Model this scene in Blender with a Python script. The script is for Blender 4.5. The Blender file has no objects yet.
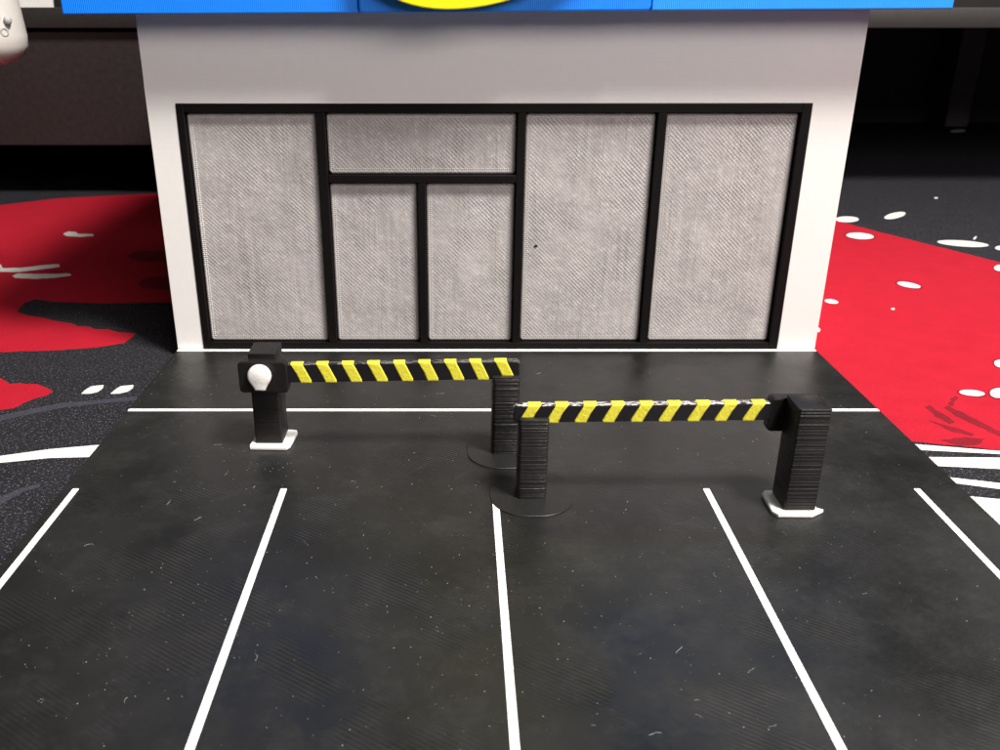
import bpy, bmesh, math, random
from mathutils import Vector, Matrix
random.seed(7)
S = 0.01                       # all lengths below are written in centimetres
scene = bpy.context.scene
COL = scene.collection
R = math.radians

# ---------------------------------------------------------------- camera
cam_data = bpy.data.cameras.new('camera')
cam = bpy.data.objects.new('camera', cam_data); COL.objects.link(cam)
cam.location = (0, 0, 9.0 * S)
cam.rotation_euler = (R(90) - math.atan2(365, 886), 0, 0)
cam_data.sensor_width = 36.0
cam_data.lens = 36.0 * 886 / 1000
cam_data.shift_x = 0.043
cam_data.clip_start = 0.005
cam_data.clip_end = 20
cam_data.dof.use_dof = True
cam_data.dof.focus_distance = 0.20
cam_data.dof.aperture_fstop = 55
scene.camera = cam

# ---------------------------------------------------------------- light
world = bpy.data.worlds.new('World'); scene.world = world
world.use_nodes = True
bg = world.node_tree.nodes['Background']
bg.inputs[0].default_value = (1.0, 0.93, 0.88, 1)
bg.inputs[1].default_value = 0.045

def area_lamp(name, aim, direction, distance, size_x, size_y, power, color):
    d = bpy.data.lights.new(name, 'AREA'); d.shape = 'RECTANGLE'
    d.size = size_x * S; d.size_y = size_y * S; d.energy = power; d.color = color
    o = bpy.data.objects.new(name, d); COL.objects.link(o)
    v = Vector(direction).normalized()
    o.location = (Vector(aim) + v * distance) * S
    o.rotation_euler = v.to_track_quat('Z', 'Y').to_euler()
    return o
area_lamp('ceiling_lamp', (1, 19, 4), (.60, -.50, 1.40), 85, 18, 18, 16.6, (1.0, .965, .91))
area_lamp('front_fill', (1, 22, 4), (.50, -.80, .42), 130, 70, 45, 9.8, (1.0, .895, .89))  # unseen soft fill from front right, added to lift the wall under the sign
area_lamp('board_sheen_fill', (3, 15, 0), (.98, .62, .70), 150, 75, 75, 2.6, (1.0, .95, .90))  # unseen lamp added behind right, puts a sheen on the board's right side

scene.view_settings.view_transform = 'Standard'
scene.view_settings.look = 'None'
scene.view_settings.gamma = 1
scene.view_settings.exposure = 0
scene.view_settings.use_curve_mapping = False

# ---------------------------------------------------------------- helpers
def link(o, parent=None):
    COL.objects.link(o)
    if parent is not None: o.parent = parent
    return o
def tag(o, label, category=None, group=None, kind=None):
    o['label'] = label
    if category: o['category'] = category
    if group: o['group'] = group
    if kind: o['kind'] = kind
    return o
def thing(name, label, category, loc=(0, 0, 0), rz=0, group=None):
    o = bpy.data.objects.new(name, None); o.empty_display_size = .01; link(o)
    o.location = Vector(loc) * S; o.rotation_euler = (0, 0, rz)
    return tag(o, label, category, group)
def finish(name, bm, mat, parent=None, smooth=None, flat_big=False):
    bmesh.ops.recalc_face_normals(bm, faces=bm.faces)
    bmesh.ops.scale(bm, vec=(S, S, S), verts=bm.verts)
    me = bpy.data.meshes.new(name); bm.to_mesh(me); bm.free()
    me.materials.append(mat)
    if smooth:
        me.shade_smooth() if smooth is True else me.set_sharp_from_angle(angle=R(smooth))
        for p in me.polygons: p.use_smooth = True
        if smooth is not True: me.set_sharp_from_angle(angle=R(smooth))
        if flat_big:                                     # broad faces stay flat, only the bevels are smoothed
            big = max(p.area for p in me.polygons)
            for p in me.polygons: p.use_smooth = p.area < .12 * big and len(p.vertices) <= 4
    return link(bpy.data.objects.new(name, me), parent)
def add_box(bm, x0, x1, y0, y1, z0, z1, bevel=0, segs=2):
    r = bmesh.ops.create_cube(bm, size=1)
    vs = r['verts']
    for v in vs:
        v.co = Vector(((x0 + x1) / 2 + v.co.x * (x1 - x0), (y0 + y1) / 2 + v.co.y * (y1 - y0), (z0 + z1) / 2 + v.co.z * (z1 - z0)))
    if bevel:
        es = list({e for v in vs for e in v.link_edges})
        bmesh.ops.bevel(bm, geom=es, offset=bevel, segments=segs, profile=.5, affect='EDGES')
def box(name, mat, parent, x0, x1, y0, y1, z0, z1, bevel=0, segs=2):
    bm = bmesh.new(); add_box(bm, x0, x1, y0, y1, z0, z1, bevel, segs)
    return finish(name, bm, mat, parent, 40 if bevel else None, True)
def add_prism(bm, pts, axis, a0, a1, bevel=0, segs=2):
    """extrude outline pts: axis 'z' pts are (x,y); axis 'y' pts are (x,z)"""
    mk = (lambda p, a: (p[0], p[1], a)) if axis == 'z' else (lambda p, a: (p[0], a, p[1]))
    va = [bm.verts.new(mk(p, a0)) for p in pts]; vb = [bm.verts.new(mk(p, a1)) for p in pts]
    n = len(pts)
    f0 = bm.faces.new(va); f1 = bm.faces.new(vb[::-1])
    for i in range(n): bm.faces.new((va[i], vb[i], vb[(i + 1) % n], va[(i + 1) % n]))
    if bevel:
        bmesh.ops.recalc_face_normals(bm, faces=bm.faces)
        es = [e for e in set(f0.edges) | set(f1.edges)]
        bmesh.ops.bevel(bm, geom=es, offset=bevel, segments=segs, profile=.5, affect='EDGES')
def prism(name, mat, parent, pts, axis, a0, a1, bevel=0, segs=2, smooth=40):
    bm = bmesh.new(); add_prism(bm, pts, axis, a0, a1, bevel, segs)
    return finish(name, bm, mat, parent, smooth, True)
def rounded(x0, x1, y0, y1, r, n=5):
    out = []
    for cx, cy, a in ((x1 - r, y1 - r, 0), (x0 + r, y1 - r, 90), (x0 + r, y0 + r, 180), (x1 - r, y0 + r, 270)):
        for k in range(n + 1):
            t = R(a + 90 * k / n); out.append((cx + r * math.cos(t), cy + r * math.sin(t)))
    return out
def ragged(pts, step, amp, seed):
    """brushy outline: split the edges and nudge the new points"""
    rng = random.Random(seed); out = []
    for (ax, ay), (bx, by) in zip(pts, pts[1:] + pts[:1]):
        n = max(1, int(math.hypot(bx - ax, by - ay) / step))
        for k in range(n):
            t = k / n; a = amp if k else amp * .4
            out.append((ax + (bx - ax) * t + rng.uniform(-a, a), ay + (by - ay) * t + rng.uniform(-a, a)))
    return out
def sheet(name, mat, parent, pts, z):
    bm = bmesh.new(); f = bm.faces.new([bm.verts.new((x, y, z)) for x, y in pts])
    bmesh.ops.triangulate(bm, faces=[f])
    o = finish(name, bm, mat, parent)
    if sum(p.normal.z for p in o.data.polygons) < 0: o.data.flip_normals()
    return o

# ---------------------------------------------------------------- materials
class N:
    """thin wrapper to wire shader nodes"""
    def __init__(s, name):
        s.m = bpy.data.materials.new(name); s.m.use_nodes = True
        s.t = s.m.node_tree; s.p = s.t.nodes['Principled BSDF']
        s.co = s.t.nodes.new('ShaderNodeTexCoord')
        s.sc = s.t.nodes.new('ShaderNodeVectorMath'); s.sc.operation = 'SCALE'; s.sc.inputs[3].default_value = 100
        s.t.links.new(s.co.outputs['Object'], s.sc.inputs[0])      # object coordinates in centimetres
        s.cm = s.sc.outputs[0]
    def new(s, kind, **kw):
        n = s.t.nodes.new(kind)
        for k, v in kw.items(): setattr(n, k, v)
        return n
    def lk(s, a, b): s.t.links.new(a, b)
    def mapping(s, rot=(0, 0, 0), scale=(1, 1, 1), loc=(0, 0, 0)):
        n = s.new('ShaderNodeMapping'); n.inputs['Rotation'].default_value = [R(a) for a in rot]
        n.inputs['Scale'].default_value = scale; n.inputs['Location'].default_value = loc
        s.lk(s.cm, n.inputs[0]); return n.outputs[0]
    def noise(s, scale, detail=3, rough=.5, vec=None):
        n = s.new('ShaderNodeTexNoise'); n.inputs['Scale'].default_value = scale
        n.inputs['Detail'].default_value = detail; n.inputs['Roughness'].default_value = rough
        s.lk(vec or s.cm, n.inputs['Vector']); return n.outputs['Fac']
    def wave(s, scale, distort=0, vec=None, direction='X', dscale=1, detail=1):
        n = s.new('ShaderNodeTexWave'); n.bands_direction = direction
        n.inputs['Scale'].default_value = scale; n.inputs['Distortion'].default_value = distort
        n.inputs['Detail Scale'].default_value = dscale; n.inputs['Detail'].default_value = detail
        s.lk(vec or s.cm, n.inputs['Vector']); return n.outputs['Fac']
    def ramp(s, fac, *stops):
        n = s.new('ShaderNodeValToRGB'); e = n.color_ramp.elements
        while len(e) < len(stops): e.new(.5)
        for q, (p, c) in zip(e, stops):
            q.position = p; q.color = (c, c, c, 1) if not isinstance(c, tuple) else (*c, 1)
        s.lk(fac, n.inputs[0]); return n.outputs[0]
    def math(s, op, a, b):
        n = s.new('ShaderNodeMath', operation=op)
        for i, v in enumerate((a, b)):
            if isinstance(v, (int, float)): n.inputs[i].default_value = v
            else: s.lk(v, n.inputs[i])
        return n.outputs[0]
    def mix(s, fac, a, b):
        n = s.new('ShaderNodeMix', data_type='RGBA')
        for i, v in ((0, fac), (6, a), (7, b)):
            if isinstance(v, (int, float)): n.inputs[i].default_value = v
            elif isinstance(v, tuple): n.inputs[i].default_value = (*v, 1)
            else: s.lk(v, n.inputs[i])
        return n.outputs[2]
    def color(s, c):
        if isinstance(c, tuple): s.p.inputs['Base Color'].default_value = (*c, 1)
        else: s.lk(c, s.p.inputs['Base Color'])
    def rough(s, r):
        if isinstance(r, (int, float)): s.p.inputs['Roughness'].default_value = r
        else: s.lk(r, s.p.inputs['Roughness'])
    def spec(s, v): s.p.inputs['Specular IOR Level'].default_value = v
    def bump(s, h, dist_cm, strength=1.0):
        n = s.new('ShaderNodeBump'); n.inputs['Distance'].default_value = dist_cm * S
        n.inputs['Strength'].default_value = strength
        s.lk(h, n.inputs['Height'])
        prev = s.p.inputs['Normal'].links
        if prev: s.lk(prev[0].from_socket, n.inputs['Normal'])
        s.lk(n.outputs[0], s.p.inputs['Normal'])

def mat_plain(name, c, rough=.5, var=.12, bump=.004, nscale=6, spec=.5):
    n = N(name); f = n.noise(nscale, 4)
    n.color(n.mix(f, tuple(x * (1 - var) for x in c), tuple(min(1, x * (1 + var)) for x in c)))
    n.rough(n.ramp(n.noise(nscale * 2, 3), (.3, max(.05, rough - .07)), (.7, min(1, rough + .07)))); n.spec(spec)
    if bump: n.bump(n.noise(nscale * 5, 3), bump, .6)
    return n.m
def mat_layers(name, c, rough, period, dist, jitter=1.0, axis='Z', spec=.5, var=.15):
    """printed plastic: fine layer ridges along one axis"""
    n = N(name)
    w = n.wave(1 / period * .314 / 1.0, jitter, direction=axis, dscale=1.5)
    f = n.noise(5, 4)
    n.color(n.mix(f, tuple(x * (1 - var) for x in c), tuple(min(1, x * (1 + var)) for x in c)))
    n.rough(rough); n.spec(spec)
    n.bump(w, dist, .8)
    return n.m

def mat_asphalt():
    n = N('printed_black_board')
    patch = n.ramp(n.noise(.55, 2), (.50, 0.0), (.62, 1.0))
    w = n.wave(4.0, .6, vec=n.mapping(rot=(0, 0, 33)), direction='Y', dscale=.6)
    ridge = n.math('MULTIPLY', w, patch)
    blot = n.ramp(n.noise(.33, 6, .65), (.32, 0.0), (.68, 1.0))
    fine = n.noise(9, 5, .65)
    dusty = n.ramp(n.noise(1.1, 6, .75), (.48, 0.0), (.75, 1.0))
    c = n.mix(blot, (.0065, .0066, .0063), (.0140, .0137, .0130))
    c = n.mix(n.math('MULTIPLY', dusty, .22), c, (.060, .058, .055))
    c = n.mix(n.math('MULTIPLY', n.math('SUBTRACT', 1.0, w), n.math('MULTIPLY', patch, .30)), c, (.006, .006, .006))
    n.color(c)
    n.rough(n.ramp(n.math('ADD', n.math('MULTIPLY', blot, .6), n.math('MULTIPLY', fine, .4)), (.25, .30), (.75, .47)))
    n.spec(.5)
    n.bump(fine, .006, .5); n.bump(ridge, .0075, .8)
    return n.m
def mat_pane(name, k):
    n = N(name)
    rnd = k * 3.7
    lo = (rnd, 0, rnd * 2)
    diag = n.wave(3.9, 1.6, vec=n.mapping(rot=(0, 45, 0), loc=lo), direction='X', dscale=2.2, detail=3)
    cross = n.wave(3.9, 1.6, vec=n.mapping(rot=(0, -52, 0), loc=lo), direction='X', dscale=2.2, detail=3)
    streak = n.noise(5.5, 3, .6, vec=n.mapping(scale=(1, 1, .07), loc=lo))          # long vertical strands
    mask = n.ramp(n.noise(.42, 2, .5, vec=n.mapping(scale=(1.6, 1, .7), loc=lo)), (.36, 0.0), (.62, 1.0))
    fade = n.ramp(n.noise(.8, 3, .6, vec=n.mapping(loc=(rnd * 2, 1, rnd))), (.38, .25), (.62, 1.0))   # where the hatch shows
    blot = n.ramp(n.noise(.75, 5, .65, vec=n.mapping(loc=lo)), (.30, 0.0), (.70, 1.0))
    fine = n.noise(11, 4, .65)
    st = n.math('MULTIPLY', n.ramp(streak, (.40, 0.0), (.60, 1.0)), mask)
    hatch = n.math('MULTIPLY', n.math('ADD', diag, n.math('MULTIPLY', cross, .45)), fade)
    h = n.math('ADD', hatch, n.math('MULTIPLY', st, 1.3))
    c = n.mix(blot, (.34, .316, .308), (.48, .448, .438))
    c = n.mix(n.math('MULTIPLY', n.math('MULTIPLY', n.math('SUBTRACT', 1.0, diag), fade), .15), c, (.22, .205, .20))
    c = n.mix(n.math('MULTIPLY', n.math('SUBTRACT', 1.0, st), n.math('MULTIPLY', mask, .30)), c, (.25, .235, .225))
    c = n.mix(n.math('MULTIPLY', n.ramp(fine, (.52, 0.0), (.70, 1.0)), .40), c, (.66, .63, .615))
    n.color(c); n.rough(.34); n.spec(.55)
    n.bump(h, .0075, .8); n.bump(fine, .006, .7); n.bump(n.noise(.9, 3, .6, vec=n.mapping(loc=lo)), .09, .6)
    return n.m
def mat_mat(name, c, c2, speck, weave=1.0):
    """printed cloth: short weave with pale lint grain"""
    n = N(name)
    f = n.noise(1.2, 5, .6); g = n.noise(17, 4, .75)
    wv = n.math('MULTIPLY', n.wave(7.5, .8, direction='Y'), n.wave(7.5, .8, direction='X'))
    col = n.mix(f, c, c2)
    col = n.mix(n.math('MULTIPLY', n.ramp(g, (.56, 0.0), (.72, 1.0)), speck), col, (.45, .43, .45))
    col = n.mix(n.math('MULTIPLY', n.ramp(n.noise(18, 2, .6, vec=n.mapping(loc=(5, 2, 1))), (.60, 0.0), (.74, 1.0)), .45), col, tuple(x * .3 for x in c))
    n.color(col); n.rough(.85); n.spec(.15)
    n.bump(wv, .012 * weave, .7); n.bump(g, .012, .5)
    return n.m

M_BOARD = mat_asphalt()
M_LINE = mat_plain('white_inlay', (.82, .82, .80), .45, .05, .004, 9)
M_WHITE = mat_layers('white_printed_wall', (.755, .742, .715), .5, .03, .0016, .5, 'Z', .4, .03)
M_WHITE_SMALL = mat_plain('white_filament', (.80, .785, .75), .42, .06, .01, 8)
M_BLACK = mat_plain('black_filament', (.0085, .0072, .0068), .42, .25, .006, 7, .35)
M_BLACK_LAYERED = mat_layers('black_filament_layered', (.015, .0135, .013), .42, .03, .004, 1.6, 'Z', .4)
M_FRAME = mat_plain('black_window_frame', (.0035, .0024, .0022), .6, .25, .004, 8, .14)
M_BLUE_SHEEN = mat_layers('blue_plastic_painted_sheen', (.020, .285, .93), .36, .045, .006, .6, 'X', .5, .06)  # right wing's gloss put into the colour, a lit copy of the blue
M_BLUE = mat_layers('blue_printed_plastic', (.003, .215, .90), .40, .045, .006, .6, 'X', .5, .06)
M_YELLOW_SIGN = mat_plain('yellow_sign_face', (.90, .78, .004), .42, .04, .003, 6)
def mat_stripe():
    n = N('yellow_stripe_filament'); f = n.noise(9, 5, .65); g = n.noise(16, 3, .6)
    c = n.mix(f, (.62, .54, .030), (.82, .77, .065))
    c = n.mix(n.math('MULTIPLY', n.ramp(g, (.60, 0.0), (.75, 1.0)), .45), c, (.22, .16, .02))
    n.color(c); n.rough(.45); n.bump(g, .018, .7); return n.m
M_STRIPE = mat_stripe()
def mat_arm(name, amount, tone):
    n = N(name); g = n.noise(7, 4, .7, vec=n.mapping(scale=(1, 2.5, 1)))
    geo = n.new('ShaderNodeNewGeometry'); sep = n.new('ShaderNodeSeparateXYZ'); n.lk(geo.outputs['Normal'], sep.inputs[0])
    up = n.ramp(sep.outputs[2], (.55, 0.0), (.85, 1.0))
    worn = n.math('MULTIPLY', n.ramp(g, (.46, 0.0), (.54, 1.0)), up)
    n.color(n.mix(n.math('MULTIPLY', worn, amount), (.009, .008, .010), (tone, tone * .94, tone * .86))); n.rough(.40); n.spec(.35); n.bump(n.noise(18, 3), .010, .6)
    return n.m
M_ARM = mat_arm('arm_black_worn', .45, .30)
M_ARM_WORN = mat_arm('arm_black_flaked', .95, .62)
M_MAT = mat_mat('mat_cloth_black', (.008, .0077, .0098), (.021, .0208, .026), .6)
M_RED = mat_mat('mat_print_red', (.34, .006, .018), (.48, .010, .027), .05)
M_PRINT_WHITE = mat_mat('mat_print_white', (.66, .64, .60), (.78, .76, .72), 0)
M_PRINT_DARK = mat_mat('mat_print_dark_red', (.13, .006, .012), (.26, .008, .018), .05)
M_PRINT_GREY = mat_mat('mat_print_grey', (.032, .031, .042), (.050, .048, .064), .30)
M_SHELF = mat_plain('shelf_black_paint', (.016, .0145, .013), .6, .15, .004, 2)
M_DRAWER = mat_plain('drawer_black_brown', (.021, .0155, .016), .55, .15, .004, 2)
M_SILVER = mat_plain('silver_trinket', (.42, .42, .40), .3, .3, .02, 14)
M_PALE = mat_plain('pale_ceramic', (.62, .585, .54), .4, .04, .004, 4)
M_LINT = mat_plain('lint', (.60, .58, .55), .8, .2, 0, 6)
M_BRIM = mat_plain('black_brim', (.013, .0125, .012), .42, .2, .004, 9, .4)
M_RIM = mat_plain('pane_rim_plastic', (.46, .44, .42), .38, .12, 0, 9)
M_LEG = mat_plain('shelf_leg_grey', (.085, .075, .075), .5, .15, .004, 2)
REDR_SHAPES = [[(17.49,42.36),(18.31,40.85),(19.00,39.24),(20.32,36.52),(21.49,34.12),(22.44,31.86)],
  [(13.42,17.53),(12.28,17.87),(11.82,18.07),(11.30,18.17),(10.53,18.37),(9.39,18.53)]]
S1_SHAPES = [[(9.99,18.32),(10.48,18.22),(12.28,17.87),(13.48,17.63),(13.42,17.53),(12.20,17.72),(10.49,17.92),(9.86,18.02)]]
S2_SHAPES = [[(9.68,17.63),(10.48,17.58),(12.10,17.55),(13.42,17.52),(13.02,16.88),(11.80,17.02),(10.47,17.16),(9.51,17.25)]]
S3_SHAPES = [[(9.95,16.80),(10.48,16.66),(11.45,16.40),(12.53,16.11),(12.37,15.86),(11.30,16.15),(10.48,16.40),(9.84,16.58)]]
S4_SHAPES = [[(9.97,15.98),(10.48,15.86),(11.07,15.74),(12.15,15.51),(10.19,12.40),(10.12,14.06),(9.93,15.12)]]
ELL_SHAPES = [[(19.14,41.83),(19.00,41.58),(18.79,41.38),(18.55,41.24),(18.31,41.19),(18.11,41.24),(17.99,41.38),(17.95,41.58),(18.00,41.83),(18.14,42.09),(18.35,42.30),(18.60,42.45),(18.84,42.50),(19.04,42.45),(19.17,42.30),(19.21,42.09)],
  [(22.01,43.20),(21.84,42.90),(21.59,42.57),(21.28,42.27),(20.97,42.02),(20.71,41.88),(20.53,41.86),(20.45,41.96),(20.49,42.17),(20.65,42.45),(20.90,42.78),(21.20,43.10),(21.52,43.35),(21.80,43.50),(21.99,43.53),(22.06,43.42)],
  [(18.32,38.30),(18.18,38.09),(17.98,37.94),(17.75,37.87),(17.52,37.89),(17.34,38.01),(17.22,38.19),(17.18,38.42),(17.24,38.67),(17.38,38.88),(17.58,39.04),(17.82,39.11),(18.05,39.09),(18.23,38.97),(18.35,38.78),(18.38,38.54)],
  [(22.53,36.79),(22.35,36.62),(22.06,36.52),(21.69,36.51),(21.32,36.59),(20.98,36.75),(20.74,36.96),(20.62,37.20),(20.65,37.43),(20.83,37.61),(21.13,37.71),(21.50,37.72),(21.89,37.64),(22.23,37.47),(22.47,37.25),(22.57,37.01)],
  [(23.04,36.35),(22.94,36.21),(22.82,36.09),(22.69,36.01),(22.58,35.98),(22.50,36.01),(22.47,36.09),(22.48,36.21),(22.54,36.35),(22.64,36.49),(22.76,36.61),(22.89,36.70),(23.01,36.72),(23.09,36.70),(23.12,36.61),(23.11,36.49)],
  [(42.09,75.45),(41.80,74.98),(41.43,74.54),(41.04,74.20),(40.69,74.02),(40.43,74.00),(40.31,74.16),(40.32,74.48),(40.49,74.90),(40.78,75.37),(41.15,75.81),(41.54,76.16),(41.90,76.36),(42.17,76.38),(42.30,76.21),(42.27,75.88)],
  [(16.69,30.69),(16.60,30.59),(16.48,30.54),(16.35,30.55),(16.22,30.63),(16.12,30.75),(16.06,30.91),(16.04,31.07),(16.08,31.21),(16.17,31.32),(16.29,31.37),(16.43,31.35),(16.56,31.27),(16.66,31.15),(16.72,30.99),(16.73,30.83)],
  [(13.00,28.87),(12.95,28.79),(12.87,28.73),(12.79,28.72),(12.71,28.74),(12.64,28.80),(12.60,28.89),(12.59,28.99),(12.62,29.09),(12.67,29.18),(12.75,29.23),(12.84,29.25),(12.92,29.23),(12.98,29.17),(13.02,29.08),(13.03,28.97)],
  [(11.25,25.92),(11.22,25.87),(11.18,25.86),(11.16,25.89),(11.15,25.94),(11.15,26.02),(11.18,26.12),(11.21,26.21),(11.25,26.28),(11.29,26.33),(11.32,26.34),(11.35,26.32),(11.35,26.26),(11.35,26.18),(11.33,26.08),(11.29,25.99)],
  [(21.14,33.24),(21.03,33.07),(20.91,32.94),(20.80,32.84),(20.71,32.81),(20.65,32.84),(20.64,32.94),(20.68,33.07),(20.76,33.24),(20.86,33.40),(20.98,33.54),(21.10,33.64),(21.19,33.67),(21.25,33.64),(21.26,33.54),(21.22,33.40)],
  [(15.51,23.09),(15.43,22.98),(15.33,22.91),(15.24,22.88),(15.16,22.90),(15.12,22.96),(15.10,23.06),(15.13,23.18),(15.19,23.30),(15.27,23.41),(15.37,23.48),(15.47,23.52),(15.54,23.50),(15.59,23.43),(15.60,23.33),(15.57,23.21)],
  [(13.71,21.08),(13.64,21.01),(13.54,20.96),(13.42,20.94),(13.30,20.96),(13.19,21.00),(13.12,21.07),(13.09,21.14),(13.11,21.22),(13.17,21.29),(13.28,21.34),(13.40,21.36),(13.52,21.35),(13.63,21.30),(13.70,21.24),(13.73,21.16)],
  [(14.29,21.15),(14.21,21.03),(14.10,20.92),(14.00,20.85),(13.90,20.83),(13.84,20.85),(13.81,20.92),(13.82,21.03),(13.88,21.15),(13.96,21.28),(14.07,21.38),(14.18,21.45),(14.27,21.48),(14.34,21.45),(14.37,21.38),(14.35,21.28)],
  [(25.51,47.03),(25.46,46.95),(25.41,46.88),(25.35,46.83),(25.30,46.81),(25.27,46.83),(25.26,46.88),(25.27,46.95),(25.30,47.03),(25.35,47.11),(25.41,47.18),(25.47,47.23),(25.52,47.24),(25.55,47.23),(25.56,47.18),(25.55,47.11)],
  [(22.87,38.37),(22.84,38.30),(22.77,38.20),(22.69,38.08),(22.61,37.97),(22.53,37.88),(22.47,37.83),(22.44,37.82),(22.44,37.85),(22.48,37.93),(22.54,38.03),(22.62,38.14),(22.70,38.25),(22.78,38.34),(22.84,38.40),(22.87,38.41)],
  [(14.61,28.16),(14.58,28.12),(14.55,28.08),(14.52,28.06),(14.49,28.05),(14.47,28.06),(14.46,28.08),(14.46,28.12),(14.47,28.16),(14.50,28.20),(14.53,28.23),(14.56,28.26),(14.59,28.27),(14.61,28.26),(14.62,28.23),(14.62,28.20)]]
REDL_SHAPES = [[(-25.40,43.27),(-23.37,45.20),(-21.06,47.03),(-17.18,48.13),(-14.16,48.99),(-7.75,28.93),(-9.63,28.93),(-11.81,28.81),(-13.56,28.93),(-14.56,29.27),(-14.74,28.81),(-14.53,27.84),(-14.03,27.53),(-13.34,27.23),(-12.79,26.93),(-12.13,26.63),(-11.99,26.44),(-11.56,26.39),(-11.32,26.16),(-10.91,26.16),(-10.50,25.88),(-9.89,25.74),(-9.91,25.33),(-9.97,24.90),(-10.56,24.56),(-11.64,24.31),(-13.32,24.14),(-14.99,23.98)]]
REDL2_SHAPES = [[(-14.24,22.60),(-12.38,22.17),(-12.12,21.96),(-11.94,21.75),(-11.74,21.82),(-11.20,21.75),(-10.90,21.55),(-10.57,21.28),(-10.59,21.02),(-10.82,20.83),(-10.99,20.52),(-11.10,20.21),(-11.39,20.09),(-12.64,19.62)]]
DASH_SHAPES = [[(-9.76,21.09),(-9.76,21.28),(-9.68,21.61),(-9.39,21.68),(-9.34,21.48),(-9.37,21.22),(-9.53,21.09)],
  [(-9.01,21.09),(-8.98,21.28),(-8.91,21.61),(-8.59,21.68),(-8.55,21.48),(-8.61,21.22),(-8.80,21.09)]]
CURVE_SHAPES = [[(-11.28,17.11),(-10.22,17.63),(-9.24,17.97),(-8.25,18.17),(-7.53,18.27),(-7.34,17.72),(-8.14,17.58),(-9.06,17.53),(-10.06,17.30),(-11.09,16.75)]]
ARC1_SHAPES = [[(-12.33,19.06),(-11.25,19.80),(-10.67,20.15),(-10.07,20.52),(-9.26,20.70),(-8.27,20.96),(-8.18,20.70),(-9.16,20.45),(-9.95,20.21),(-10.54,19.85),(-11.09,19.45),(-12.07,18.58)]]
ARC2_SHAPES = [[(-9.73,14.23),(-9.36,15.82),(-9.12,16.19),(-8.79,16.40),(-8.72,16.23),(-9.00,16.03),(-9.21,15.51),(-9.55,13.90)]]
SCR_SHAPES = [[(-18.88,34.12),(-17.94,33.82),(-17.55,33.24),(-16.89,33.24),(-16.11,33.67),(-15.63,33.82),(-15.40,33.38),(-15.86,33.09),(-16.63,32.67),(-17.39,32.67),(-18.29,32.95)],
  [(-16.68,32.12),(-16.61,32.46),(-15.75,32.40),(-14.65,32.46),(-14.46,32.19),(-14.96,31.86),(-15.64,31.72),(-16.45,31.86)],
  [(-17.54,38.86),(-17.51,39.34),(-17.11,39.24),(-16.87,38.86),(-16.20,38.86),(-16.02,38.48),(-16.56,38.30),(-17.25,38.48)]]
DARKST_SHAPES = [[(-13.38,35.04),(-13.32,35.85),(-11.67,35.85),(-11.16,34.12),(-12.59,34.27),(-13.02,34.58)],
  [(-11.65,31.20),(-11.62,31.99),(-10.38,32.12),(-9.86,30.33),(-10.97,30.45),(-11.34,30.70)]]
SCRATCH_SHAPES = [[(11.76,20.27),(11.94,20.39),(11.98,19.97),(12.05,19.39),(11.87,19.28),(11.74,19.74)],
  [(12.20,20.21),(12.40,20.39),(12.54,19.85),(12.72,19.28),(12.89,18.74),(12.72,18.53),(12.51,19.12),(12.27,19.68)],
  [(12.43,20.45),(12.84,20.96),(12.91,20.89),(12.46,20.33)],
  [(11.20,18.42),(11.86,18.58),(12.27,18.48),(11.97,18.22),(11.50,18.12)],
  [(11.46,19.51),(11.82,19.17),(12.18,18.74),(12.06,18.63),(11.66,18.95)]]

# ---------------------------------------------------------------- setting: desk, dark wall behind
MAT_Z = -.23
def flat(name, mat, x0, x1, y0, y1, z0, z1, bev=0):
    o = box(name, mat, None, x0, x1, y0, y1, z0, z1, bev); o['kind'] = 'structure'; return o
flat('desk', M_SHELF, -90, 100, -40, 99, -3.5, -.55, .1)
flat('back_wall', M_DRAWER, -90, 100, 100, 104, -3.5, 45)

# ---------------------------------------------------------------- printed desk mat
mat = thing('desk_mat', 'black cloth desk mat with red patches and white brush marks under the parking lot', 'desk mat', (0, 0, MAT_Z))
prism('cloth', M_MAT, mat, rounded(-70, 80, -25, 92, 2), 'z', -.31, 0, .06)
RED_RIGHT = REDR_SHAPES[0] + [(25, 27), (26, 17)] + REDR_SHAPES[1] + [(9, 24), (9.5, 33), (14, 44)]
RED_LEFT = [(-40, 26), (-40, 36)] + REDL_SHAPES[0]
for pts in (RED_RIGHT, RED_LEFT, [(-22, 21)] + REDL2_SHAPES[0]):
    sheet('red_patch', M_RED, mat, ragged(pts, .25, .03, 5), .005)
for pts in ARC1_SHAPES + ARC2_SHAPES: sheet('grey_stroke', M_PRINT_GREY, mat, pts, .005)
for pts in DARKST_SHAPES + SCRATCH_SHAPES: sheet('dark_stroke', M_PRINT_DARK, mat, ragged(pts, .12, .035, 3), .009)
for k, pts in enumerate(ELL_SHAPES):
    if k in (2, 9, 6, 10, 11, 12):            # a dark red rim printed round some of the drops
        cx = sum(p[0] for p in pts) / len(pts); cy = sum(p[1] for p in pts) / len(pts)
        sheet('drop_rim', M_PRINT_DARK, mat, [(cx + (x - cx) * 1.16, cy + (y - cy) * 1.22) for x, y in pts], .011)
    sheet('white_drop', M_PRINT_WHITE, mat, pts, .014)
S4_FIX = [(9.97, 15.98), (10.48, 15.86), (11.07, 15.74), (12.15, 15.51), (13.5, 15.2), (13.5, 11), (9.9, 11)]
for pts in S1_SHAPES + S2_SHAPES + S3_SHAPES + [S4_FIX] + CURVE_SHAPES: sheet('white_stroke', M_PRINT_WHITE, mat, pts, .010)
for pts in DASH_SHAPES + SCR_SHAPES: sheet('white_dash', M_PRINT_WHITE, mat, ragged(pts, .12, .02, 9), .013)

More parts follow.
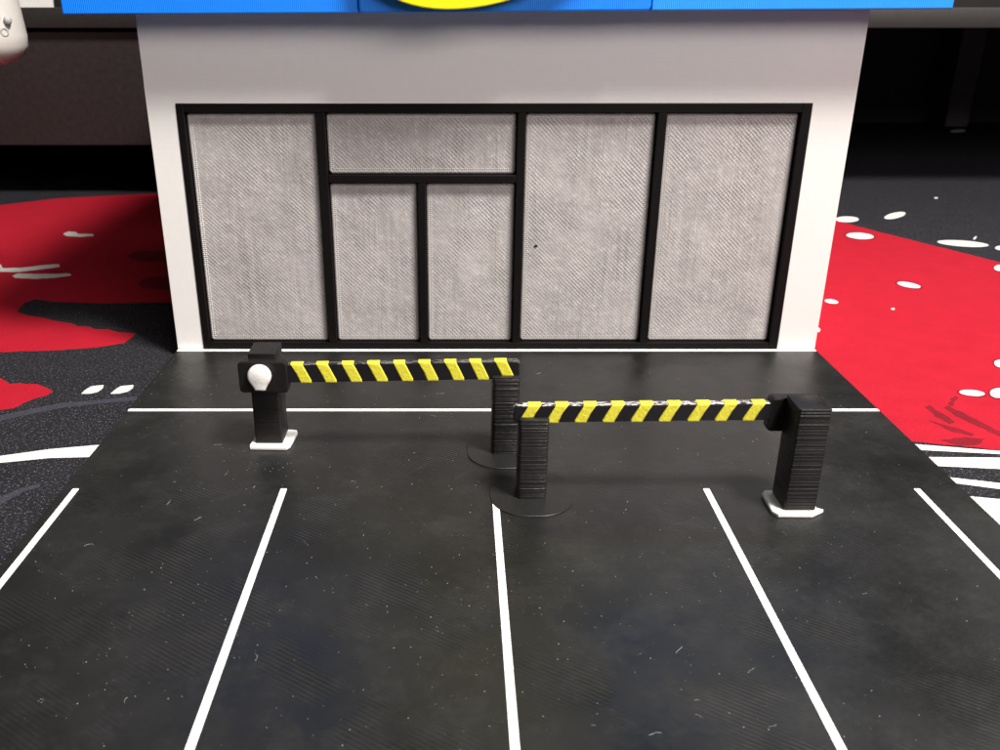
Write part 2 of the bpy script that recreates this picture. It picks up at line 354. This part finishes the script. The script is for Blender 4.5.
# ---------------------------------------------------------------- riser shelf at the back of the desk
riser = thing('riser_shelf', 'long black riser shelf with a drawer standing behind the shop model', 'shelf', (0, 0, MAT_Z))
Z0 = -MAT_Z
box('shelf_board', M_SHELF, riser, -62, 75, 46.5, 83, 8.18 + Z0, 9.12 + Z0, .06)
box('drawer_front', M_DRAWER, riser, -60, -3, 47, 48.2, 2.5 + Z0, 8.02 + Z0, .08)
box('drawer_box', M_DRAWER, riser, -59.5, -3.5, 48.25, 80, 2.9 + Z0, 8.15 + Z0)
box('back_panel', M_DRAWER, riser, -60, 74, 81, 82.4, .02, 8.15 + Z0)
for x0 in (41.6, -58): box('leg', M_LEG, riser, x0, x0 + 2.0, 78, 80, 0, (8.17 if x0 > 0 else 2.88) + Z0, .08)
for x0 in (72, -58): box('leg', M_SHELF, riser, x0, x0 + 2.0, 49 if x0 > 0 else 50, 51 if x0 > 0 else 52, 0, (8.17 if x0 > 0 else 2.88) + Z0, .08)
card = prism('white_card', M_PRINT_WHITE, None, [(-22.6, 9.12), (-20.6, 9.12), (-20.45, 12.2), (-22.75, 12.2)], 'y', 49.0, 49.12)
tag(card, 'small white card standing on the riser shelf at top left', 'card')

# ---------------------------------------------------------------- pale rounded ornament, upper left
def lathe(name, mat, parent, prof, n=32, center=(0, 0, 0)):
    bm = bmesh.new(); rings = []
    for r, z in prof:
        rings.append([bm.verts.new((center[0] + r * math.cos(2 * math.pi * k / n), center[1] + r * math.sin(2 * math.pi * k / n), center[2] + z)) for k in range(n)])
    for a, b in zip(rings, rings[1:]):
        for k in range(n): bm.faces.new((a[k], a[(k + 1) % n], b[(k + 1) % n], b[k]))
    bm.faces.new(rings[0]); bm.faces.new(rings[-1])
    return finish(name, bm, mat, parent, 50)
orn = thing('hanging_ornament', 'pale rounded ceramic ornament with silver trinkets at the upper left', 'ornament', (-15.0, 30, 7.35))
prof = [(.05, .0), (.45, .03), (.85, .14), (1.12, .33), (1.27, .6), (1.29, .9), (1.24, 1.6), (1.16, 2.6), (1.05, 4.5), (.9, 6.0), (.5, 6.5), (.08, 6.6)]
lathe('body', M_PALE, orn, prof)
def ring(name, mat, parent, c, r, t, tilt):
    bm = bmesh.new(); n, m = 18, 7; vs = []
    mt = Matrix.Rotation(R(tilt[0]), 3, 'X') @ Matrix.Rotation(R(tilt[1]), 3, 'Z')
    for i in range(n):
        a = 2 * math.pi * i / n; row = []
        for j in range(m):
            b = 2 * math.pi * j / m; q = r + t * math.cos(b)
            p = mt @ Vector((q * math.cos(a), t * math.sin(b), q * math.sin(a))); row.append(bm.verts.new(p + Vector(c)))
        vs.append(row)
    for i in range(n):
        for j in range(m): bm.faces.new((vs[i][j], vs[(i + 1) % n][j], vs[(i + 1) % n][(j + 1) % m], vs[i][(j + 1) % m]))
    return finish(name, bm, mat, parent, True)
ring('trinket_ring', M_SILVER, orn, (.86, -.90, 1.45), .17, .05, (8, 45))
ring('trinket_ring', M_SILVER, orn, (.80, -.95, 1.85), .20, .05, (4, 40))
ring('trinket_ring', M_SILVER, orn, (1.04, -.72, 1.02), .11, .04, (0, 50))
lathe('trinket_bead', M_SILVER, orn, [(.02, -.14), (.09, -.10), (.13, 0), (.09, .10), (.02, .14)], 12, (1.16, -.62, 1.35))

# ---------------------------------------------------------------- parking lot board
YW = 23.81
board = thing('parking_lot_board', 'flat black printed parking lot board with white bay lines', 'game board', (0, 0, -.2))
prism('slab', M_BOARD, board, [(-8.02, -2), (10.28, -2), (10.28, 39), (-8.02, 39)], 'z', 0, .2, .012, 1)
LZ = .2
def line(x0, x1, y0, y1, name='bay_line'):
    pts = rounded(x0, x1, y0, y1, min(x1 - x0, y1 - y0) * .18, 2)
    return prism(name, M_LINE, board, pts, 'z', LZ - .03, LZ + .006, .002, 1, None)
for xc in (-7.745, -3.52, .765, 5.065, 9.345): line(xc - .066, xc + .066, -.5, 15.78)
line(-8.0, 10.26, 19.54, 19.68, 'stop_line')
line(-8.0, 10.26, 23.62, 23.80, 'kerb_line')

# ---------------------------------------------------------------- shop model
shop = thing('toy_shop_building', 'white toy shop front with grey window panes and blue sign band', 'toy building', (0, 0, 0))
XL, XR, ZT = -8.02, 10.28, 9.0
FX0, FX1, FZ1 = -7.27, 9.18, 6.77
prism('front_wall', M_WHITE, shop, [(XL, 0), (FX0, 0), (FX0, FZ1), (FX1, FZ1), (FX1, 0), (XR, 0), (XR, ZT), (XL, ZT)], 'y', YW, YW + .38, .015, 1)
box('side_wall', M_WHITE, shop, XL, XL + .35, YW + .385, 38.6, 0, ZT)
box('side_wall', M_WHITE, shop, XR - .35, XR, YW + .385, 38.6, 0, ZT)
box('back_wall_panel', M_WHITE, shop, XL + .355, XR - .355, 38.2, 38.6, 0, ZT)
box('window_backing', M_FRAME, shop, FX0 + .01, FX1 - .01, YW + .32, YW + .42, .01, FZ1 - .01)
D0, D1 = YW - .035, YW + .31
def bar(x0, x1, z0, z1, name='frame_bar'): return box(name, M_FRAME, shop, x0, x1, D0, D1, z0, z1, .018)
PX = [(-7.07, -3.66), (-3.43, -1.05), (-.84, 1.58), (1.79, 5.22), (5.45, 8.93)]
ZB, ZM0, ZM1, ZTOP = .20, 4.73, 4.94, 6.54
bar(FX0 + .005, PX[0][0], .0, FZ1 - .005); bar(PX[4][1], FX1 - .005, 0, FZ1 - .005)
bar(PX[0][0] + .002, PX[4][1] - .002, ZTOP, FZ1 - .005)
bar(PX[0][0] + .002, PX[4][1] - .002, 0, ZB)
for a, b in ((0, 1), (2, 3), (3, 4)): bar(PX[a][1], PX[b][0], ZB + .002, ZTOP - .002)
bar(PX[1][0] + .002, PX[2][1] - .002, ZM0, ZM1)
bar(PX[1][1], PX[2][0], ZB + .002, ZM0 - .002)
panes = [(PX[0][0], PX[0][1], ZB, ZTOP), (PX[1][0], PX[2][1], ZM1, ZTOP), (PX[1][0], PX[1][1], ZB, ZM0),
         (PX[2][0], PX[2][1], ZB, ZM0), (PX[3][0], PX[3][1], ZB, ZTOP), (PX[4][0], PX[4][1], ZB, ZTOP)]
for k, (x0, x1, z0, z1) in enumerate(panes):
    pts = rounded(x0 + .01, x1 - .01, z0 + .01, z1 - .01, .10, 4)
    pane = prism('window_pane', mat_pane('ribbed_clear_plastic_%d' % k, k + 1), shop, pts, 'y', YW + .14, YW + .30, .05, 3)
    # zigzag outline the nozzle left just inside the pane's edge
    bm = bmesh.new()
    for off in (.075, .135):
        X0, X1, Y0, Y1 = x0 + off, x1 - off, z0 + off, z1 - off
        step = .055
        for (ax, az), (bx, bz) in (((X0, Y0), (X1, Y0)), ((X1, Y0), (X1, Y1)), ((X1, Y1), (X0, Y1)), ((X0, Y1), (X0, Y0))):
            L = math.hypot(bx - ax, bz - az); n = int(L / step); ux, uz = (bx - ax) / L, (bz - az) / L
            for q in range(n):
                t = (q + .5) * L / n; px, pz = ax + ux * t, az + uz * t
                w = .022; dx, dz = ux * .6 - uz * .8, uz * .6 + ux * .8
                p0 = (px - dx * .030 - dz * w * .5, pz - dz * .030 + dx * w * .5); p1 = (px + dx * .030 - dz * w * .5, pz + dz * .030 + dx * w * .5)
                p2 = (px + dx * .030 + dz * w * .5, pz + dz * .030 - dx * w * .5); p3 = (px - dx * .030 + dz * w * .5, pz - dz * .030 - dx * w * .5)
                f = [bm.verts.new((x, YW + .1385, z)) for x, z in (p0, p1, p2, p3)]; c = bm.verts.new((px, YW + .128, pz))
                for e in range(4): bm.faces.new((f[e], f[(e + 1) % 4], c))
    o = finish('rim_ridges', bm, M_RIM, pane); o['kind'] = 'stuff'
bm = bmesh.new()
for k, (dx, dz, s) in enumerate(((0, 0, .035), (.04, .012, .02), (-.03, -.02, .018), (.01, .05, .014))):
    add_box(bm, 2.17 + dx - s, 2.17 + dx + s, YW + .12, YW + .139, 2.98 + dz - s * .7, 2.98 + dz + s * .7, .006, 1)
finish('black_fleck', bm, M_FRAME, shop)
# sign band: a roof block hanging over the walls, a raised centre panel and a raised yellow oval
FY = YW - 1.0
sign = bpy.data.objects.new('sign_band', None); sign.empty_display_size = .01; link(sign, shop)
sign.location = (1.19 * S, 0, 8.955 * S); sign.rotation_euler = (0, R(-.36), 0)
box('roof_block', M_BLUE, sign, -10.60, 10.60, FY, 39.9, 0, 3.9, .04)
box('side_panel', M_BLUE, sign, -10.56, -3.54, FY - .10, FY - .004, .01, 3.85, .03)
box('side_panel', M_BLUE_SHEEN, sign, 3.42, 10.56, FY - .10, FY - .004, .01, 3.85, .03)
prism('centre_panel', M_BLUE, sign, rounded(-3.52, 3.40, .0, 3.85, .12, 4), 'y', FY - .16, FY - .004, .05, 2)
def oval(a, b, tilt, cx, cz, n=64):
    t = R(tilt)
    return [(cx + a * math.cos(k) * math.cos(t) - b * math.sin(k) * math.sin(t), cz + a * math.cos(k) * math.sin(t) + b * math.sin(k) * math.cos(t)) for k in [2 * math.pi * i / n for i in range(n)]]
prism('yellow_oval', M_YELLOW_SIGN, sign, oval(3.4, 1.85, 19, -.15, 2.13), 'y', FY - .58, FY - .165, .03, 2)

# ---------------------------------------------------------------- barriers
def layered_post(name, mat, parent, x0, x1, y0, y1, z0, z1, r, layer, jitter, wobble=0.0):
    """stack of printed layers, each a hair wider or narrower than the next"""
    bm = bmesh.new(); rings = []; z = z0; rng = random.Random(int((x1 + y1 + z1) * 1000))
    while z < z1 - 1e-6:
        zt = min(z + layer, z1); j = rng.uniform(-jitter, jitter); dx = rng.uniform(-wobble, wobble)
        if rng.random() < .12: j += jitter * .7
        for zz, e in ((z, -layer * .22), (z + (zt - z) * .3, 0), (z + (zt - z) * .7, 0)):
            rings.append([bm.verts.new((x + dx, y, zz)) for x, y in rounded(x0 - j - e * .5, x1 + j + e * .5, y0 - j - e * .5, y1 + j + e * .5, r, 3)])
        z = zt
    rings.append([bm.verts.new((x, y, z1)) for x, y in rounded(x0 + .01, x1 - .01, y0 + .01, y1 - .01, r, 3)])
    n = len(rings[0])
    for a, b in zip(rings, rings[1:]):
        for k in range(n): bm.faces.new((a[k], a[(k + 1) % n], b[(k + 1) % n], b[k]))
    bm.faces.new(rings[0]); bm.faces.new(rings[-1])
    return finish(name, bm, mat, parent, 35)

def add_pin(g):
    head = [(.25 * math.sin(R(t)), 1.86 + .25 * math.cos(R(t))) for t in range(-130, 131, 10)] + [(.12, 1.57), (.11, 1.54), (-.11, 1.54), (-.12, 1.57)]
    bm = bmesh.new(); add_prism(bm, head, 'y', -.78, -.62, .05, 3)
    for v in bm.verts:
        if v.co.y < -.77: v.co.y -= .05 * max(0, 1 - (v.co.x ** 2 + (v.co.z - 1.86) ** 2) / .05)
    finish('pivot_pin', bm, M_WHITE_SMALL, g, 60)
def gate(label, loc, rz, arm_root, arm_tip, h, arm_mat, base_pts, jitter, pin):
    g = thing('barrier_gate', label, 'barrier', loc, rz, 'barrier gates on the parking lot')
    b = prism('base_plate', M_WHITE_SMALL, g, base_pts, 'z', 0, .10, .03, 3)
    layered_post('post', M_BLACK_LAYERED if jitter > .006 else M_BLACK, g, -.30, .30, -.36, .36, .07, 2.23, .03, .03, jitter)
    prism('pivot_housing', M_BLACK, g, rounded(-.47, .58, 1.43, 2.14, .09, 4), 'y', -.62, -.365, .03, 2)
    # pivot pin: round head with a flat foot (the right gate has none)
    if pin: add_pin(g)
    # arm: a slim bar whose height drifts a little from root to tip
    x0, x1 = .50, 5.50
    zb = lambda x: arm_root + (arm_tip - arm_root) * (x - .6) / 5.0
    pts = [(x0, zb(x0)), (x1 - .05, zb(x1)), (x1, zb(x1) + .05), (x1, zb(x1) + h - .05), (x1 - .05, zb(x1) + h), (x0, zb(x0) + h)]
    arm = prism('arm', arm_mat, g, pts, 'y', -.56, -.37, .03, 2)
    for k in range(9):
        xa = .65 + .541 * k + random.uniform(-.012, .012); w = .25; sh = .19; e = .012
        q = lambda x, t: (x, zb(x) + t)
        pts = [q(xa + random.uniform(-.008, .008), h + e), q(xa + w, h + e), q(xa + w + .05, h - .08), q(xa + w + sh - .01, .05), q(xa + w + sh - .02, -e), q(xa + sh, -e), q(xa + .1 + random.uniform(-.01, .01), .2)]
        prism('stripe', M_STRIPE, arm, pts, 'y', -.574, -.356, .032, 3)
    return g
gate('barrier gate with white round pivot pin, in front of the leftmost window', (-4.17, 17.98, 0), 0, 1.64, 1.73, .41, M_ARM,
     [(-.40, -.50), (.40, -.53), (.475, -.42), (.53, .22), (.50, .33), (.40, .36), (-.36, .36), (-.43, -.42)], .0006, True)
gate('barrier gate with ridged black post at right and lowered striped arm', (6.59, 15.12, 0), math.pi, 1.67, 1.61, .36, M_ARM_WORN,
     [(.53, .36), (.44, .475), (-.22, .48), (-.485, .30), (-.38, .24), (-.36, -.40), (.42, -.44), (.50, -.34)], .0018, False)

def support(label, loc, top, ledge, rz=0):
    s = thing('support_post', label, 'post', loc, rz, 'support posts under the barrier tips')
    bm = bmesh.new(); out = rounded(-.82, .82, -.93, .93, .72, 10)
    prism('brim', M_BRIM, s, out, 'z', 0, .022, .009, 1)
    layered_post('post', M_BLACK_LAYERED, s, -.29, .29, -.29, .29, .02, ledge, .07, .03, .002, .0015)
    layered_post('front_lip', M_BLACK_LAYERED, s, -.29, .29, -.285, -.15, ledge + .002, top, .05, .03, .002, .0015)
    layered_post('rear_lip', M_BLACK_LAYERED, s, -.29, .29, .14, .285, ledge + .002, top, .05, .03, .002, .0015)
    bm.free()
    return s
support('black support post holding the tip of the left barrier arm', (1.045, 17.54, 0), 1.83, 1.70, R(1))
support('black support post holding the tip of the right barrier arm', (1.485, 15.62, 0), 1.75, 1.58)

# ---------------------------------------------------------------- lint and dust lying on the board
bm = bmesh.new(); rng = random.Random(21)
def spot():
    if rng.random() < .45:
        cx, cy, s = rng.choice([(-3.5, 12, 1.2), (.8, 11.5, 1.0), (.9, 18.5, 1.6), (-4, 17, .9), (-7.8, 22, 1.2), (5, 13, 1.2), (-1.5, 12.5, 2), (2.5, 10.5, 1.6), (1.5, 20.5, 2), (-6, 11, 1.5)])
        return min(10, max(-7.9, rng.gauss(cx, s))), min(23.4, max(8.0, rng.gauss(cy, s * 1.1)))
    return rng.uniform(-7.9, 10.1), rng.uniform(8.0, 23.4)
def tube(path, r):
    rings = []
    for i, p in enumerate(path):
        d = (path[min(i + 1, len(path) - 1)] - path[max(i - 1, 0)]).normalized(); sx = d.cross(Vector((0, 0, 1))).normalized()
        rings.append([bm.verts.new(p + sx * r * math.cos(a) + Vector((0, 0, 1)) * r * math.sin(a)) for a in (R(90), R(210), R(330))])
    for a, b in zip(rings, rings[1:]):
        for k in range(3): bm.faces.new((a[k], a[(k + 1) % 3], b[(k + 1) % 3], b[k]))
for k in range(48):
    x, y = spot(); a = rng.uniform(0, 6.28); turn = rng.uniform(-.25, .25); L = rng.uniform(.05, .22); path = []
    for i in range(8):
        path.append(Vector((x, y, .008 + .012 * math.sin(i / 7 * 3.14) * rng.random()))); a += turn + rng.uniform(-.3, .3)
        x += math.cos(a) * L / 7; y += math.sin(a) * L / 7
    tube(path, rng.uniform(.0010, .0018))
for k in range(1700):
    x, y = spot(); r = rng.choice([.003, .003, .004, .005, .006, .009]) * rng.uniform(.7, 1.1)
    t = bm.verts.new((x, y, r * 1.2)); q = [bm.verts.new((x + r * math.cos(a + k) * rng.uniform(.7, 1.4), y + r * math.sin(a + k), 0.001)) for a in (0, 2.1, 4.2)]
    for i in range(3): bm.faces.new((q[i], q[(i + 1) % 3], t))
o = finish('dust', bm, M_LINT)
tag(o, 'pale lint fibres and dust specks scattered over the black board', 'dust', kind='stuff')
